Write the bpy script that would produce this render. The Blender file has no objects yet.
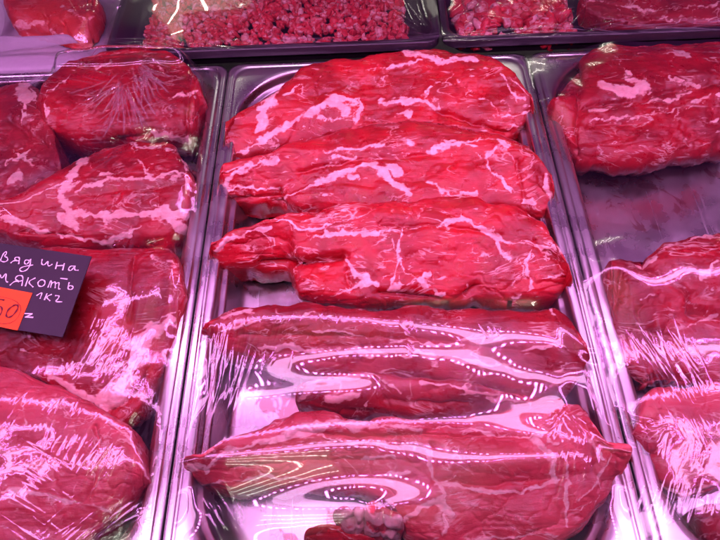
import bpy, bmesh, math, random
import numpy as np
from mathutils import Matrix, Vector, Euler

random.seed(7)
SC = bpy.context.scene
COL = SC.collection

# ------------------------------------------------------------------ camera
F_PX = 620.0
PITCH, YAW, ROLL = math.radians(57.35), math.radians(1.66), math.radians(-3.32)
CAM = np.array([-0.0161, -0.0270, 0.4440])


def cam_axes():
    cp, sp = math.cos(PITCH), math.sin(PITCH)
    f = np.array([0, cp, -sp]); rt = np.array([1., 0, 0]); up = np.cross(rt, f)
    cy, sy = math.cos(YAW), math.sin(YAW)
    Z = np.array([[cy, -sy, 0], [sy, cy, 0], [0, 0, 1]])
    f, rt, up = Z @ f, Z @ rt, Z @ up
    cr, sr = math.cos(ROLL), math.sin(ROLL)
    return cr * rt + sr * up, -sr * rt + cr * up, f


RT, UP, FW = cam_axes()
cam = bpy.data.cameras.new('camera')
cam.sensor_width = 36.0
cam.lens = 36.0 * F_PX / 720.0
cam.clip_start = 0.01
cam.clip_end = 50
camo = bpy.data.objects.new('camera', cam)
COL.objects.link(camo)
camo.matrix_world = Matrix(((RT[0], UP[0], -FW[0], CAM[0]), (RT[1], UP[1], -FW[1], CAM[1]),
                            (RT[2], UP[2], -FW[2], CAM[2]), (0, 0, 0, 1)))
SC.camera = camo

# ------------------------------------------------------------------ world, exposure
w = bpy.data.worlds.new('World'); SC.world = w; w.use_nodes = True
bg = w.node_tree.nodes['Background']
_tc = w.node_tree.nodes.new('ShaderNodeTexCoord'); _sp = w.node_tree.nodes.new('ShaderNodeSeparateXYZ')
_mr = w.node_tree.nodes.new('ShaderNodeMapRange'); _mr.interpolation_type = 'SMOOTHSTEP'
_mx = w.node_tree.nodes.new('ShaderNodeMix'); _mx.data_type = 'RGBA'
w.node_tree.links.new(_tc.outputs['Generated'], _sp.inputs[0]); w.node_tree.links.new(_sp.outputs['Z'], _mr.inputs[0])
_mr.inputs[1].default_value = 0.92; _mr.inputs[2].default_value = 0.998
_mx.inputs[6].default_value = (0.21, 0.03, 0.22, 1)      # dim shop beyond the case
_mx.inputs[7].default_value = (0.94, 0.82, 0.90, 1)      # pale shop ceiling overhead
w.node_tree.links.new(_mr.outputs[0], _mx.inputs[0]); w.node_tree.links.new(_mx.outputs[2], bg.inputs[0])
bg.inputs[1].default_value = 0.55
SC.view_settings.view_transform = 'Standard'
SC.view_settings.look = 'None'
SC.view_settings.exposure = 0.02
SC.cycles.use_denoising = True
SC.cycles.max_bounces = 8
SC.cycles.transparent_max_bounces = 12
SC.cycles.sample_clamp_indirect = 4.0
SC.cycles.caustics_reflective = False
SC.cycles.caustics_refractive = False
LED_POWER = 90.0          # radiance of the pink diodes in the case lamp
TUBE_POWER = 30.0          # radiance of the white ceiling strips


# ------------------------------------------------------------------ helpers
def to_world(x, y, z):
    """where the line of sight through a photo point meets the level z"""
    x = np.asarray(x, float); y = np.asarray(y, float); z = np.asarray(z, float)
    d = FW + ((x - 360) / F_PX)[..., None] * RT - ((y - 270) / F_PX)[..., None] * UP
    t = (z - CAM[2]) / d[..., 2]
    return CAM + t[..., None] * d


def to_photo(P):
    d = P - CAM
    z = d @ FW
    return np.stack([360 + F_PX * (d @ RT) / z, 270 - F_PX * (d @ UP) / z], -1)


def _hash(i, j, k, seed):
    n = (i * 374761393 + j * 668265263 + k * 2147483647 + seed * 974711) & 0xFFFFFFFF
    n = ((n ^ (n >> 13)) * 1274126177) & 0xFFFFFFFF
    n = ((n ^ (n >> 16)) * 2246822519) & 0xFFFFFFFF
    return ((n ^ (n >> 15)) & 0xFFFFFF) / float(0xFFFFFF)


def vnoise(P, seed=0):
    P = np.asarray(P, float)
    I = np.floor(P).astype(np.int64); f = P - I
    f = f * f * f * (f * (f * 6 - 15) + 10)
    r = 0
    for a in (0, 1):
        wa = f[..., 0] if a else 1 - f[..., 0]
        for b in (0, 1):
            wb = f[..., 1] if b else 1 - f[..., 1]
            for c in (0, 1):
                wc = f[..., 2] if c else 1 - f[..., 2]
                r = r + wa * wb * wc * _hash(I[..., 0] + a, I[..., 1] + b, I[..., 2] + c, seed)
    return r * 2 - 1


def fbm(P, seed=0, octv=4, gain=0.5):
    r = 0; a = 1.0; P = np.asarray(P, float)
    for o in range(octv):
        r = r + a * vnoise(P, seed + o * 17)
        P = P * 2.03 + 11.3
        a *= gain
    return r


def seg_dist(X, Y, pts):
    """distance from points to a polyline"""
    best = np.full(X.shape, 1e9)
    pts = list(pts)
    if len(pts) == 1:
        pts = pts * 2
    for (x0, y0), (x1, y1) in zip(pts[:-1], pts[1:]):
        dx, dy = x1 - x0, y1 - y0
        L = dx * dx + dy * dy + 1e-9
        t = np.clip(((X - x0) * dx + (Y - y0) * dy) / L, 0, 1)
        best = np.minimum(best, np.hypot(X - x0 - t * dx, Y - y0 - t * dy))
    return best


def mesh_np(name, V, Fq, mat, parent=None, smooth=True, attrs=None):
    """V (n,3), Fq list of arrays of faces of equal length"""
    me = bpy.data.meshes.new(name)
    V = np.ascontiguousarray(V, np.float32)
    me.vertices.add(len(V)); me.vertices.foreach_set('co', V.ravel())
    loops = np.concatenate([f.ravel() for f in Fq]).astype(np.int32)
    sizes = np.concatenate([np.full(len(f), f.shape[1]) for f in Fq])
    starts = np.concatenate([[0], np.cumsum(sizes)[:-1]]).astype(np.int32)
    me.loops.add(len(loops)); me.loops.foreach_set('vertex_index', loops)
    me.polygons.add(len(sizes)); me.polygons.foreach_set('loop_start', starts)
    me.update(calc_edges=True)
    me.validate()
    if smooth:
        me.polygons.foreach_set('use_smooth', np.ones(len(me.polygons), bool))
    for k, a in (attrs or {}).items():
        a = np.asarray(a, np.float32)
        if a.ndim == 1:
            at = me.attributes.new(k, 'FLOAT', 'POINT'); at.data.foreach_set('value', a)
        else:
            at = me.attributes.new(k, 'FLOAT_VECTOR', 'POINT'); at.data.foreach_set('vector', np.ascontiguousarray(a).ravel())
    me.materials.append(mat)
    o = bpy.data.objects.new(name, me)
    COL.objects.link(o)
    if parent:
        o.parent = parent
    return o


def tag(o, label=None, cat=None, group=None, kind=None):
    if label: o['label'] = label
    if cat: o['category'] = cat
    if group: o['group'] = group
    if kind: o['kind'] = kind
    return o


def empty(name, loc=(0, 0, 0)):
    o = bpy.data.objects.new(name, None); COL.objects.link(o); o.location = loc
    o.empty_display_size = 0.02
    return o


def grid_faces(n, m, wrap=False):
    """n rows by m columns of points, optional wrap in columns"""
    i = np.arange(n - 1)[:, None]; mm = m if wrap else m - 1
    j = np.arange(mm)[None, :]; j2 = (j + 1) % m
    return np.stack([i * m + j, i * m + j2, (i + 1) * m + j2, (i + 1) * m + j], -1).reshape(-1, 4)


class NT:
    def __init__(s, name):
        s.m = bpy.data.materials.new(name); s.m.use_nodes = True
        s.t = s.m.node_tree; s.t.nodes.clear()
        s.out = s.n('ShaderNodeOutputMaterial')

    def n(s, typ, **kw):
        nd = s.t.nodes.new(typ)
        for k, v in kw.items():
            if k.startswith('_'):
                setattr(nd, k[1:], v)
        return nd

    def link(s, a, b):
        s.t.links.new(a, b)

    def math(s, op, a, b=None, clamp=False):
        nd = s.t.nodes.new('ShaderNodeMath'); nd.operation = op; nd.use_clamp = clamp
        for i, v in enumerate((a, b)):
            if v is None: continue
            if isinstance(v, (int, float)): nd.inputs[i].default_value = v
            else: s.link(v, nd.inputs[i])
        return nd.outputs[0]

    def mix(s, fac, a, b):
        nd = s.t.nodes.new('ShaderNodeMix'); nd.data_type = 'RGBA'
        for i, v in ((0, fac), (6, a), (7, b)):
            if isinstance(v, (int, float)): nd.inputs[i].default_value = v
            elif isinstance(v, tuple): nd.inputs[i].default_value = (*v, 1)
            else: s.link(v, nd.inputs[i])
        return nd.outputs[2]

    def ramp(s, v, lo, hi, a=0.0, b=1.0):
        nd = s.t.nodes.new('ShaderNodeMapRange'); nd.interpolation_type = 'SMOOTHSTEP'
        s.link(v, nd.inputs[0])
        nd.inputs[1].default_value = lo; nd.inputs[2].default_value = hi
        nd.inputs[3].default_value = a; nd.inputs[4].default_value = b
        return nd.outputs[0]

    def noise(s, vec, scale, detail=3.0, rough=0.55, stretch=None, dist=0.0):
        if stretch:
            mp = s.t.nodes.new('ShaderNodeMapping'); mp.inputs['Scale'].default_value = stretch
            s.link(vec, mp.inputs[0]); vec = mp.outputs[0]
        nd = s.t.nodes.new('ShaderNodeTexNoise')
        nd.inputs['Scale'].default_value = scale; nd.inputs['Detail'].default_value = detail
        nd.inputs['Roughness'].default_value = rough; nd.inputs['Distortion'].default_value = dist
        s.link(vec, nd.inputs['Vector'])
        return nd.outputs['Fac']

    def attr(s, name):
        nd = s.t.nodes.new('ShaderNodeAttribute'); nd.attribute_name = name
        return nd

    def bump(s, h, strength, dist, normal=None):
        nd = s.t.nodes.new('ShaderNodeBump'); nd.inputs['Strength'].default_value = strength
        nd.inputs['Distance'].default_value = dist
        s.link(h, nd.inputs['Height'])
        if normal: s.link(normal, nd.inputs['Normal'])
        return nd.outputs[0]

    def principled(s, **kw):
        p = s.t.nodes.new('ShaderNodeBsdfPrincipled')
        for k, v in kw.items():
            k = k.replace('_', ' ')
            if isinstance(v, (int, float)): p.inputs[k].default_value = v
            elif isinstance(v, tuple): p.inputs[k].default_value = (*v, 1) if len(v) == 3 and p.inputs[k].type == 'RGBA' else v
            else: s.link(v, p.inputs[k])
        return p

    def done(s, sh):
        s.link(sh, s.out.inputs[0]); return s.m


# ------------------------------------------------------------------ materials
def steel_material(name, base=(0.66, 0.64, 0.66), rough=0.27):
    N = NT(name)
    tc = N.n('ShaderNodeTexCoord').outputs['Object']
    br = N.noise(tc, 40, 1, 0.5, stretch=(14, 0.6, 6))
    bl = N.noise(tc, 22, 4, 0.6)
    sm = N.noise(tc, 160, 3, 0.7)
    r = N.math('ADD', N.ramp(bl, 0.3, 0.75, rough - 0.05, rough + 0.12), N.math('MULTIPLY', br, 0.0))
    c = N.mix(N.ramp(bl, 0.35, 0.7), base, tuple(v * 0.86 for v in base))
    nb = N.bump(br, 0.03, 0.0006)
    sep = N.n('ShaderNodeSeparateXYZ'); N.link(tc, sep.inputs[0])
    low = N.ramp(sep.outputs[2], -0.036, -0.043)
    st = N.ramp(N.noise(tc, 26, 4, 0.6, dist=1.0), 0.56, 0.62)
    st = N.math('MULTIPLY', st, low)
    c = N.mix(N.math('MULTIPLY', st, 0.55), c, (0.30, 0.02, 0.03))
    scr = N.noise(tc, 300, 2, 0.6, stretch=(1.0, 0.03, 1.0))
    r = N.math('ADD', r, N.ramp(scr, 0.62, 0.75, 0.0, 0.12))
    p = N.principled(Base_Color=c, Metallic=1.0, Roughness=r)
    return N.done(p.outputs[0])


def meat_material(name, red=(0.47, 0.007, 0.016), dark=(0.27, 0.004, 0.010), pale=(0.62, 0.045, 0.075),
                  fat=(0.91, 0.57, 0.53), grain=1.0, marb=0.5, brown=0.28, wet=0.5):
    N = NT(name)
    fib = N.attr('fib').outputs['Vector']
    fa = N.attr('fat').outputs['Fac']
    pos = N.n('ShaderNodeTexCoord').outputs['Object']
    # colour of the lean
    big = N.noise(pos, 28, 3, 0.5)
    fine = N.noise(fib, 170, 4, 0.65, stretch=(0.16, 1.0, 1.0), dist=0.4)
    fine2 = N.noise(fib, 520, 3, 0.6, stretch=(0.12, 1.0, 1.0))
    c = N.mix(N.ramp(big, 0.34, 0.68), red, dark)
    if brown:
        b2 = N.noise(pos, 17, 3, 0.5)
        c = N.mix(N.ramp(b2, 0.45, 0.75, 0, brown), c, (0.20, 0.014, 0.024))
    c = N.mix(N.ramp(fine, 0.52, 0.82, 0.0, 0.50 * grain), c, pale)
    c = N.mix(N.ramp(fine2, 0.56, 0.82, 0.0, 0.30 * grain), c, pale)
    # thin marbling threads
    mv = N.noise(fib, 34, 4, 0.6, stretch=(0.40, 1.0, 1.0), dist=1.4)
    thread = N.math('SUBTRACT', 1.0, N.math('MULTIPLY', N.math('ABSOLUTE', N.math('SUBTRACT', mv, 0.5)), 46.0), clamp=True)
    gate = N.ramp(N.noise(pos, 42, 2, 0.5), 0.46, 0.62)
    thread = N.math('MULTIPLY', N.math('MULTIPLY', thread, gate), marb)
    c = N.mix(thread, c, fat)
    flk = N.noise(fib, 250, 2, 0.5, stretch=(0.34, 1.0, 1.0), dist=0.8)
    c = N.mix(N.math('MULTIPLY', N.ramp(flk, 0.66, 0.74), N.math('MULTIPLY', N.ramp(N.noise(pos, 60, 2, 0.5), 0.4, 0.65), 0.8)), c, fat)
    # fat: lobed and frayed along the grain
    fn = N.noise(pos, 120, 5, 0.68)
    fn2 = N.noise(fib, 330, 4, 0.65, stretch=(0.22, 1, 1), dist=0.6)
    fsum = N.math('ADD', fa, N.math('ADD', N.math('MULTIPLY', N.math('SUBTRACT', fn, 0.5), 0.75),
                                   N.math('MULTIPLY', N.math('SUBTRACT', fn2, 0.5), 0.75)))
    ff = N.ramp(fsum, 0.40, 0.70)
    halo = N.ramp(fsum, 0.25, 0.55, 0.0, 0.14)
    c = N.mix(halo, c, pale)
    ft_var = N.ramp(N.noise(pos, 95, 4, 0.65), 0.32, 0.70)
    fc = N.mix(ft_var, fat, (0.85, 0.38, 0.36))
    fc = N.mix(N.ramp(fn2, 0.5, 0.75, 0, 0.7), fc, (0.93, 0.70, 0.64))
    c = N.mix(ff, c, fc)
    # surface: moist grain, small pits and lumps, fat standing a little proud
    lump = N.noise(pos, 210, 4, 0.62)
    pit = N.noise(fib, 640, 2, 0.5, stretch=(0.35, 1, 1))
    h = N.math('ADD', N.math('MULTIPLY', fine, 1.1), N.math('MULTIPLY', fine2, 0.5))
    h = N.math('ADD', h, N.math('MULTIPLY', ff, 0.45))
    h = N.math('ADD', h, N.math('MULTIPLY', lump, 0.7))
    h = N.math('ADD', h, N.math('MULTIPLY', pit, 0.35))
    nb = N.bump(h, 0.42, 0.0010)
    r = N.ramp(N.noise(pos, 75, 4, 0.65), 0.3, 0.7, 0.24, 0.46)
    p = N.principled(Base_Color=c, Roughness=r, Normal=nb, Subsurface_Weight=0.15, Subsurface_Scale=0.003,
                     Subsurface_Radius=(1.0, 0.25, 0.2), Specular_IOR_Level=wet)
    return N.done(p.outputs[0])


def film_material(name, k=1.7, haze=0.5, rough=0.05, bump=0.03, soft=0.35):
    N = NT(name)
    fr = N.n('ShaderNodeFresnel'); fr.inputs[0].default_value = 1.5
    wr = N.attr('wrinkle').outputs['Fac']
    pos = N.n('ShaderNodeTexCoord').outputs['Object']
    nn = N.bump(N.noise(pos, 260, 3, 0.6), bump, 0.0008)
    N.link(nn, fr.inputs['Normal'])
    fac = N.math('MULTIPLY', fr.outputs[0], k)
    fac = N.math('MINIMUM', N.math('ADD', fac, N.math('MULTIPLY', wr, 0.10)), 0.85)
    gl = N.n('ShaderNodeBsdfGlossy'); gl.inputs['Roughness'].default_value = rough
    gl.inputs['Color'].default_value = (1, 1, 1, 1)
    N.link(nn, gl.inputs['Normal'])
    tr = N.n('ShaderNodeBsdfTransparent'); tr.inputs[0].default_value = (0.985, 0.985, 0.99, 1)
    df = N.n('ShaderNodeBsdfDiffuse'); df.inputs[0].default_value = (0.85, 0.85, 0.88, 1)
    m0 = N.n('ShaderNodeMixShader')
    N.link(N.math('MULTIPLY', wr, haze, clamp=True), m0.inputs[0])
    N.link(tr.outputs[0], m0.inputs[1]); N.link(df.outputs[0], m0.inputs[2])
    g2 = N.n('ShaderNodeBsdfGlossy'); g2.inputs['Roughness'].default_value = 0.20
    gm = N.n('ShaderNodeMixShader'); gm.inputs[0].default_value = soft
    N.link(gl.outputs[0], gm.inputs[1]); N.link(g2.outputs[0], gm.inputs[2])
    m1 = N.n('ShaderNodeMixShader')
    N.link(fac, m1.inputs[0]); N.link(m0.outputs[0], m1.inputs[1]); N.link(gm.outputs[0], m1.inputs[2])
    return N.done(m1.outputs[0])


def plain(name, col, rough=0.5, spec=0.5, bump=0.0, bscale=200, metallic=0.0, var=0.1):
    N = NT(name)
    pos = N.n('ShaderNodeTexCoord').outputs['Object']
    nz = N.noise(pos, bscale, 4, 0.6)
    c = N.mix(nz, tuple(v * (1 - var) for v in col), tuple(min(1, v * (1 + var)) for v in col))
    kw = dict(Base_Color=c, Roughness=rough, Specular_IOR_Level=spec, Metallic=metallic)
    if bump: kw['Normal'] = N.bump(nz, bump, 0.001)
    p = N.principled(**kw)
    return N.done(p.outputs[0])


def emitter(name, col, strength):
    N = NT(name)
    e = N.n('ShaderNodeEmission'); e.inputs[0].default_value = (*col, 1); e.inputs[1].default_value = strength
    return N.done(e.outputs[0])


M_STEEL = steel_material('brushed_steel')
M_MEAT = meat_material('beef')
M_MEATF = meat_material('beef_streaky', grain=1.25, marb=0.8, pale=(0.60, 0.06, 0.085))
M_MEATP = meat_material('beef_pale', red=(0.66, 0.075, 0.095), dark=(0.52, 0.045, 0.06), pale=(0.74, 0.26, 0.26),
                        fat=(0.91, 0.57, 0.53), marb=0.6, wet=0.5)
M_MEATB = meat_material('beef_browned', red=(0.42, 0.02, 0.03), dark=(0.25, 0.012, 0.016), brown=0.6)
M_FILM = film_material('cling_film', haze=0.16, rough=0.03)
M_FILMT = film_material('taut_cling_film', k=1.6, haze=0.06, rough=0.022, bump=0.0, soft=0.38)
M_BLACK = plain('black_plastic', (0.025, 0.02, 0.028), 0.30, 0.5)
M_WHITE = plain('white_plastic', (0.40, 0.36, 0.42), 0.45)
M_COUNTER = plain('counter_metal', (0.10, 0.09, 0.10), 0.5, metallic=0.6)
M_CARD = plain('dark_card', (0.014, 0.009, 0.018), 0.55, 0.4, var=0.06)
M_CHALK = plain('white_marker', (0.85, 0.80, 0.84), 0.7, 0.2, var=0.03)
M_ORANGE = plain('orange_paper', (0.85, 0.10, 0.012), 0.6, 0.3, var=0.04)
M_INK = plain('dark_ink', (0.10, 0.012, 0.02), 0.6, 0.2)

# ------------------------------------------------------------------ lamps the place has
def box(bm, c, s, rot=None):
    r = bmesh.ops.create_cube(bm, size=1.0)
    bmesh.ops.scale(bm, vec=s, verts=r['verts'])
    if rot: bmesh.ops.rotate(bm, cent=(0, 0, 0), matrix=rot, verts=r['verts'])
    bmesh.ops.translate(bm, vec=c, verts=r['verts'])


def bm_obj(name, bm, mat, parent=None, smooth=False):
    me = bpy.data.meshes.new(name); bm.to_mesh(me); bm.free()
    me.materials.append(mat)
    if smooth:
        for p in me.polygons: p.use_smooth = True
    o = bpy.data.objects.new(name, me); COL.objects.link(o)
    if parent: o.parent = parent
    return o


M_HOUSING = plain('lamp_housing', (0.75, 0.72, 0.75), 0.45)
M_DIODE = emitter('pink_diode', (1.0, 0.26, 0.98), LED_POWER)
M_DIFF = emitter('lamp_diffuser', (1.0, 0.45, 0.93), 16.0)
M_PANEL = emitter('ceiling_diffuser', (1.0, 0.92, 0.80), 1.4)
M_TUBE = emitter('white_light_strip', (1.0, 0.93, 0.82), TUBE_POWER)


def case_lamp(x0, x1, y, z, label):
    t = tag(empty('case_lamp', ((x0 + x1) / 2, y, z)), label, 'lamp', 'case lamps above the meat')
    bm = bmesh.new(); box(bm, (0, 0, 0.012), (x1 - x0, 0.08, 0.018)); bm_obj('housing', bm, M_HOUSING, t)
    for dy in (-0.027, 0.027):
        bm = bmesh.new()
        n = int((x1 - x0) / 0.011)
        for i in range(n):
            box(bm, (-(x1 - x0) / 2 + 0.0055 + i * 0.011, dy, 0.0015), (0.0042, 0.0042, 0.002))
        bm_obj('diode_row', bm, M_DIODE, t)
    bm = bmesh.new(); box(bm, (0, 0, 0.002), (x1 - x0, 0.026, 0.002)); bm_obj('diffuser', bm, M_DIFF, t)
    return t


case_lamp(-0.75, 0.75, 0.38, 0.40, 'slim white case lamp with two rows of pink diodes over the back of the pans')
case_lamp(-0.75, 0.75, 0.10, 0.43, 'slim white case lamp with two rows of pink diodes over the front of the pans')


def ceiling_panel(x, y, z, rz, label, sx=0.6, sy=0.6):
    t = tag(empty('ceiling_light', (x, y, z)), label, 'ceiling light', 'square ceiling lights with four strips')
    bm = bmesh.new(); box(bm, (0, 0, 0.03), (sx, sy, 0.02))
    for s in (-1, 1):
        box(bm, (s * (sx / 2 - 0.01), 0, 0.0), (0.02, sy, 0.04)); box(bm, (0, s * (sy / 2 - 0.01), 0.002), (sx - 0.04, 0.02, 0.038))
    bm_obj('frame', bm, M_HOUSING, t)
    bm = bmesh.new(); box(bm, (0, 0, 0.0175), (sx - 0.045, sy - 0.045, 0.004)); bm_obj('diffuser', bm, M_PANEL, t)
    for k in range(4):
        bm = bmesh.new(); n = 24
        for i in range(n):
            box(bm, ((k - 1.5) * sx * 0.23, -sy / 2 + 0.03 + (sy - 0.06) * (i + 0.5) / n, 0.012), (0.016, (sy - 0.06) / n * 0.62, 0.006))
        bm_obj('light_strip', bm, M_TUBE, t)
    t.rotation_euler = (0, 0, rz)
    return t


ceiling_panel(-1.17, 3.60, 2.0, 0.12, 'oblong ceiling light farthest behind the case on the left', 0.92, 0.46)
ceiling_panel(0.85, 3.42, 2.0, 0.12, 'oblong ceiling light behind the case on the right', 0.75, 1.0)
ceiling_panel(-0.50, -0.26, 2.0, 1.45, 'square ceiling light overhead left of the middle pan', 0.5, 0.5)

# ------------------------------------------------------------------ setting
bm = bmesh.new(); box(bm, (0, 0.5, -0.08), (4, 3, 0.02)); o = bm_obj('counter_surface', bm, M_COUNTER); tag(o, kind='structure')


def rrect(cx, cy, hx, hy, r, z, seg=12):
    pts = []
    for (sx, sy, a0) in ((1, 1, 0), (-1, 1, 90), (-1, -1, 180), (1, -1, 270)):
        for i in range(seg + 1):
            a = math.radians(a0 + 90 * i / seg)
            pts.append((cx + sx * (hx - r) + r * math.cos(a), cy + sy * (hy - r) + r * math.sin(a), z))
        # straight run to the next corner is one long face
    return np.array(pts)


def pan(name, x0, x1, y0, y1, prof, mat, seg=14):
    cx, cy, hx, hy = (x0 + x1) / 2, (y0 + y1) / 2, (x1 - x0) / 2, (y1 - y0) / 2
    rings = [rrect(cx, cy, hx - i, hy - i, max(r, 0.002), z, seg) for (i, z, r) in prof]
    V = np.concatenate(rings); m = len(rings[0]); n = len(rings)
    Fq = [grid_faces(n, m, True)]
    V = np.concatenate([V, [[cx, cy, prof[-1][1]]]])
    last = (n - 1) * m; c = len(V) - 1
    j = np.arange(m)
    Fq.append(np.stack([last + j, last + (j + 1) % m, np.full(m, c)], -1))
    return mesh_np(name, V, Fq, mat)


FLOOR = -0.045
PAN = [(0.0, -0.010, .012), (0.0, -0.0022, .012), (0.0007, -0.0006, .012), (0.0022, 0.0, .013), (0.0050, 0.0002, .016),
       (0.0060, -0.0004, .018), (0.0066, -0.0011, .018), (0.0076, -0.0012, .02), (0.0084, -0.0005, .022), (0.0096, 0.0, .03),
       (0.0128, 0.0002, .060), (0.0146, -0.0004, .066), (0.0156, -0.0020, .068), (0.0160, -0.0050, .068),
       (0.0166, -0.0095, .068), (0.0176, -0.0112, .067), (0.0205, -0.0120, .065), (0.0216, -0.0132, .065), (0.0222, -0.0160, .064),
       (0.0262, -0.0360, .060), (0.0285, -0.0410, .058), (0.0325, -0.0440, .054), (0.0380, FLOOR, .05), (0.06, FLOOR, .04), (0.12, FLOOR, .01)]
PW = 0.1618
for (cx, lab) in ((0.0, 'middle steel pan holding a row of long beef slabs, unwrapped at the back'),
                  (-0.325, 'steel pan on the left, wrapped in film, beef and a price card on it'),
                  (0.325, 'steel pan on the right with a bare floor between its beef cuts')):
    o = pan('steel_pan', cx - PW, cx + PW, 0.0, 0.53, PAN, M_STEEL)
    tag(o, lab, 'pan', 'steel pans in the front row')

# ------------------------------------------------------------------ meat
OBST = []      # (points) of every meat top, for the film to lie on


def interp(x, pts):
    p = np.array(pts, float)
    o = np.argsort(p[:, 0])
    return np.interp(x, p[o, 0], p[o, 1])


def smooth1(a, k):
    if k < 1: return a
    ker = np.hanning(2 * k + 3); ker /= ker.sum()
    return np.convolve(np.pad(a, k + 1, 'edge'), ker, 'valid')


SEED = [3]


def meat(name, label, cat, top, bot, zb, zf, h, fat=(), cut=(), lift=(), mat=None, group=None, end=6.0, p=3.2, rough=1.0,
         fang=0.0, res=1.05, base=None, parent=None, tex=1.0, skew=0.0, wob=1.5, marble=1.0, bund=1.0, seam=1.0, ridge=0.0, drop=0.55):
    """A piece of meat as one closed body. top and bot are its far and near outline, fat/cut/lift are strokes
    (points, width, amount) drawn on its surface."""
    SEED[0] += 7; sd = SEED[0]
    base = FLOOR + 0.002 if base is None else base
    x0 = min(q[0] for q in top + bot); x1 = max(q[0] for q in top + bot)
    n = max(24, int((x1 - x0) / res))
    xs = np.linspace(x0, x1, n)
    e = np.linspace(0, 1, 14)[1:-1]
    ee = 1 - np.cos(e * math.pi / 2)
    xs = np.unique(np.concatenate([xs, x0 + end * ee, x1 - end * ee]))
    yt, yb = interp(xs, top), interp(xs, bot)
    k = 4
    yt, yb = smooth1(yt, k), smooth1(yb, k)
    ragged = fbm(np.stack([xs / 17, xs * 0 + sd, xs * 0], -1), sd, 3, .4) * 1.3 * wob
    ragged2 = fbm(np.stack([xs / 20, xs * 0 + sd, xs * 0 + 5], -1), sd + 3, 2, .35) * 1.6 * wob
    yt = yt + ragged; yb = yb + ragged2
    dd = np.minimum(xs - x0, x1 - xs)
    u = np.clip(dd / end, 0, 1)
    taper = np.sqrt(np.clip(1 - (1 - u) ** 2, 0.0004, 1))
    mid = (yt + yb) / 2
    yt = mid + (yt - mid) * taper; yb = mid + (yb - mid) * taper
    zm = (zb + zf) / 2
    B = to_world(xs, yt, zm + (zb - zm) * taper); Fr = to_world(xs, yb, zm + (zf - zm) * taper)
    gap = np.max(yb - yt)
    nt = max(16, int(gap / res))
    a = np.linspace(0, math.pi, nt); t = 0.5 - 0.5 * np.cos(a)
    t = 0.55 * t + 0.45 * np.linspace(0, 1, nt)
    sh = np.clip(1 - np.abs(2 * t - 1) ** p, 0, 1) ** (1 / p) * (1 + skew * (t - 0.5))
    sh = np.repeat(sh[None, :], len(xs), 0)
    tr = np.full(len(xs), -9.0)
    if ridge:                                       # a rounded back, a crisp edge, then a flat cut face towards the front
        tr = np.clip(ridge + 0.13 * fbm(np.stack([xs / 70, xs * 0 + sd, xs * 0], -1), sd + 41, 3), 0.14, 0.7)
        T, R_ = t[None, :], tr[:, None]
        up_ = 1 - np.clip(1 - T / R_, 0, 1) ** 2.6
        dn_ = 1 - drop * np.clip((T - R_) / (1 - R_), 0, 1)
        sh = np.minimum(up_, dn_) * (1 - np.clip((T - 0.9) / 0.1, 0, 1) ** 2.4)
    P = B[:, None, :] * (1 - t)[None, :, None] + Fr[:, None, :] * t[None, :, None]
    P[..., 2] += h * sh * (taper ** 0.7)[:, None]
    flat = to_photo(P)
    # underside
    cen = (B + Fr) / 2
    und = []
    for (f, g) in ((1.02, 0.3), (0.97, 0.62), (0.90, 0.9), (0.80, 1.0), (0.3, 1.0), (-0.3, 1.0), (-0.8, 1.0), (-0.97, 0.7), (-1.0, 0.3)):
        q = cen + (Fr - cen) * f if f > 0 else cen + (B - cen) * (-f)
        q = q.copy(); zedge = (Fr if f > 0 else B)[:, 2]
        zt = zm + (base - zm) * taper
        q[:, 2] = zedge * (1 - g) + np.minimum(zt, zedge) * g
        und.append(q)
    U = np.stack(und, 1)
    full = np.concatenate([P, U], 1)
    m = full.shape[1]; N = len(xs)
    # normals
    du = np.gradient(full, axis=0)
    dv = np.roll(full, -1, 1) - np.roll(full, 1, 1)
    nr = np.cross(dv, du); nr /= np.linalg.norm(nr, axis=-1, keepdims=True) + 1e-12
    if nr[N // 2, nt // 2, 2] < 0: nr = -nr
    px = to_photo(full)
    X, Y = px[..., 0], px[..., 1]
    wx = fbm(full * 95, sd + 1, 3) * 2.6; wy = fbm(full * 95, sd + 2, 3) * 2.6
    Xw, Yw = X + wx, Y + wy
    ft = np.zeros(X.shape)
    rg = np.random.default_rng(sd)
    twigs = []
    for st in fat:                                  # thin side threads that leave each seam
        pts = st[0]
        for (ax, ay), (bx, by) in zip(pts[:-1], pts[1:]):
            L = math.hypot(bx - ax, by - ay)
            for _ in range(int(L / 13 + rg.random())):
                q = rg.random(); a = math.atan2(by - ay, bx - ax) + rg.choice([-1, 1]) * rg.uniform(0.3, 1.2); l = rg.uniform(6, 20)
                x, y = ax + (bx - ax) * q, ay + (by - ay) * q
                mq = (x + l * .5 * math.cos(a), y + l * .5 * math.sin(a)); a += rg.uniform(-.6, .6)
                twigs.append(([(x, y), mq, (mq[0] + l * .5 * math.cos(a), mq[1] + l * .5 * math.sin(a))], rg.uniform(0.3, 1.7), rg.uniform(.6, .95)))
    ww = fbm(full * 210, sd + 21, 3); vary = 1 + 0.9 * fbm(full * 60, sd + 22, 2)
    Xw, Yw = Xw + ww * 1.6, Yw + fbm(full * 210, sd + 23, 3) * 1.6
    area = (x1 - x0) * np.mean(yb - yt)
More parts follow.
